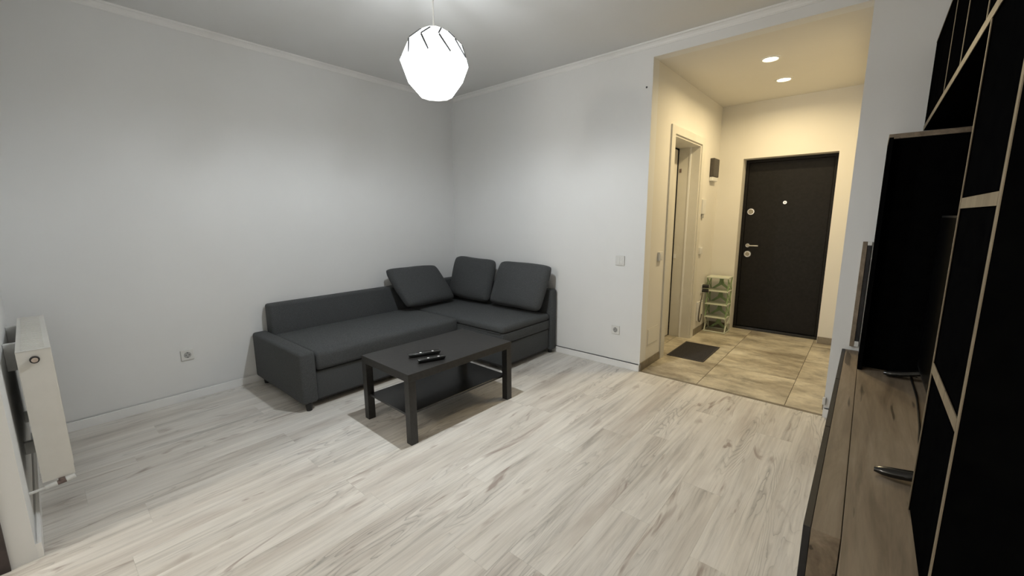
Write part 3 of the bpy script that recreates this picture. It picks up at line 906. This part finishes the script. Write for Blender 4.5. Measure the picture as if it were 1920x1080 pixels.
# ------------------------------------------------------------------ black shelving column and wall cabinets
CX = 4.002
sh = thing('shelf_column', (4.18, -2.02, 0.5), 'black shelving column with oak edges standing on the near end of the TV bench', 'shelf')
for y0, y1, w in ((-1.812, -1.800, 0), (-2.258, -2.240, 0.0)):
    s = obj('side_panel', rbox(CX + 0.002, XW - 0.002, y0, y1, 0.5012, 1.826, 0.0008, 1), MATBLACK, sh)
    obj('edge_band', boxes((CX, CX + 0.0018, y0, y1, 0.5012, 1.826)), EDGEOAK, s)
obj('back_panel', boxes((XW - 0.010, XW - 0.002, -2.239, -1.819, 0.5012, 1.826)), MATBLACK, sh)
for z0, z1 in ((0.928, 0.956), (1.374, 1.400)):
    s = obj('shelf', rbox(CX + 0.002, XW - 0.012, -2.239, -1.819, z0, z1, 0.0008, 1), MATBLACK, sh)
    obj('edge_band', boxes((CX - 0.0002, CX + 0.0018, -2.239, -1.819, z0, z1)), EDGEOAK, s)
for z0, z1 in ((0.503, 0.926), (0.958, 1.372), (1.402, 1.824)):
    obj('door', rbox(CX + 0.004, CX + 0.020, -2.238, -1.820, z0, z1, 0.001, 1), MATBLACK, sh)

wc = thing('wall_cabinet', (4.18, -1.3, 1.83), 'long black wall cabinet with oak edges hung high above the television', 'cabinet')
b_ = obj('bottom_board', rbox(CX + 0.002, XW - 0.002, -2.70, -0.022, 1.828, 1.854, 0.0008, 1), MATBLACK, wc)
obj('edge_band', boxes((CX, CX + 0.0018, -2.70, -0.022, 1.828, 1.854)), EDGEOAK, b_)
b_ = obj('top_board', rbox(CX + 0.002, XW - 0.002, -2.70, -0.022, 2.272, 2.290, 0.0008, 1), MATBLACK, wc)
obj('edge_band', boxes((CX, CX + 0.0018, -2.70, -0.022, 2.286, 2.290)), EDGEOAK, b_)
ys = [-0.022, -0.440, -0.865, -1.285, -1.715, -2.140, -2.682]
for y in ys:
    s = obj('divider', rbox(CX + 0.002, XW - 0.012, y - 0.016, y, 1.8545, 2.2715, 0.0008, 1), MATBLACK, wc)
    if y < -0.5:
        obj('edge_band', boxes((CX, CX + 0.0018, y - 0.010, y, 1.8545, 2.2715)), EDGEOAK, s)
for a, b in zip(ys, ys[1:]):
    obj('door', rbox(CX + 0.004, CX + 0.020, b + 0.001, a - 0.017, 1.856, 2.270, 0.001, 1), MATBLACK, wc)
obj('back_panel', boxes((XW - 0.011, XW - 0.002, -2.69, -0.022, 1.8545, 2.2715)), MATBLACK, wc)

bp = tag(obj('back_board', rbox(XW - 0.014, XW - 0.001, -1.798, -0.367, 0.5012, 1.826, 0.001, 1), MATBLACK), 'plain black board on the wall behind the television', 'panel')

# ------------------------------------------------------------------ television
tv = thing('television', (4.12, -1.04, 0.5), 'large black flat television on two slim feet standing on the TV bench', 'television')
TY0, TY1, TZ0, TZ1 = -1.775, -0.395, 0.565, 1.355
M0 = None
obj('back_housing', rbox(4.115, 4.150, TY0 + 0.01, TY1 - 0.01, TZ0 + 0.01, TZ1 - 0.01, 0.010, 3), FOOT, tv)
obj('bezel', rbox(4.100, 4.116, TY0, TY1, TZ0, TZ1, 0.002, 2), FOOT, tv)
obj('screen', rbox(4.0985, 4.1005, TY0 + 0.010, TY1 - 0.010, TZ0 + 0.018, TZ1 - 0.010, 0.0005, 1), SCREEN, tv)
for yc in (-0.474, -1.645):
    bm = bmesh.new()
    for s, xe in ((-1, 3.968 if yc > -1 else 3.925), (1, 4.235)):
        n = 9
        prev = None
        rings = []
        for i in range(n + 1):
            k = i / n
            x = 4.118 + (xe - 4.118) * k
            zc = 0.018 + 0.034 * (1 - k) ** 1.6
            hw = 0.021 * (1 - k ** 10 * 0.6); hz = 0.0165 * (1 - k ** 10 * 0.5)
            rings.append([bm.verts.new((x, yc + hw * math.cos(a), max(0.5008, 0.5 + zc + hz * math.sin(a)))) for a in [2 * math.pi * q / 12 for q in range(12)]])
        for a, b in zip(rings, rings[1:]):
            for q in range(12):
                bm.faces.new((a[q], a[(q + 1) % 12], b[(q + 1) % 12], b[q]))
        bm.faces.new(rings[0]); bm.faces.new(rings[-1][::-1])
    obj('foot', bm, GLOSSBLK, tv, True)
bm = bmesh.new()
tube(bm, smooth_pts([(4.105, -0.40, 0.5045), (4.080, -0.42, 0.5045), (4.082, -0.75, 0.5045), (4.070, -1.10, 0.5045), (4.058, -1.35, 0.5045), (4.10, -1.55, 0.5045), (4.25, -1.60, 0.5045)], 8), 0.0035, 8)
tag(obj('power_cable', bm, FOOT, None, True), 'thin black cable lying along the TV bench between the television feet', 'cable')
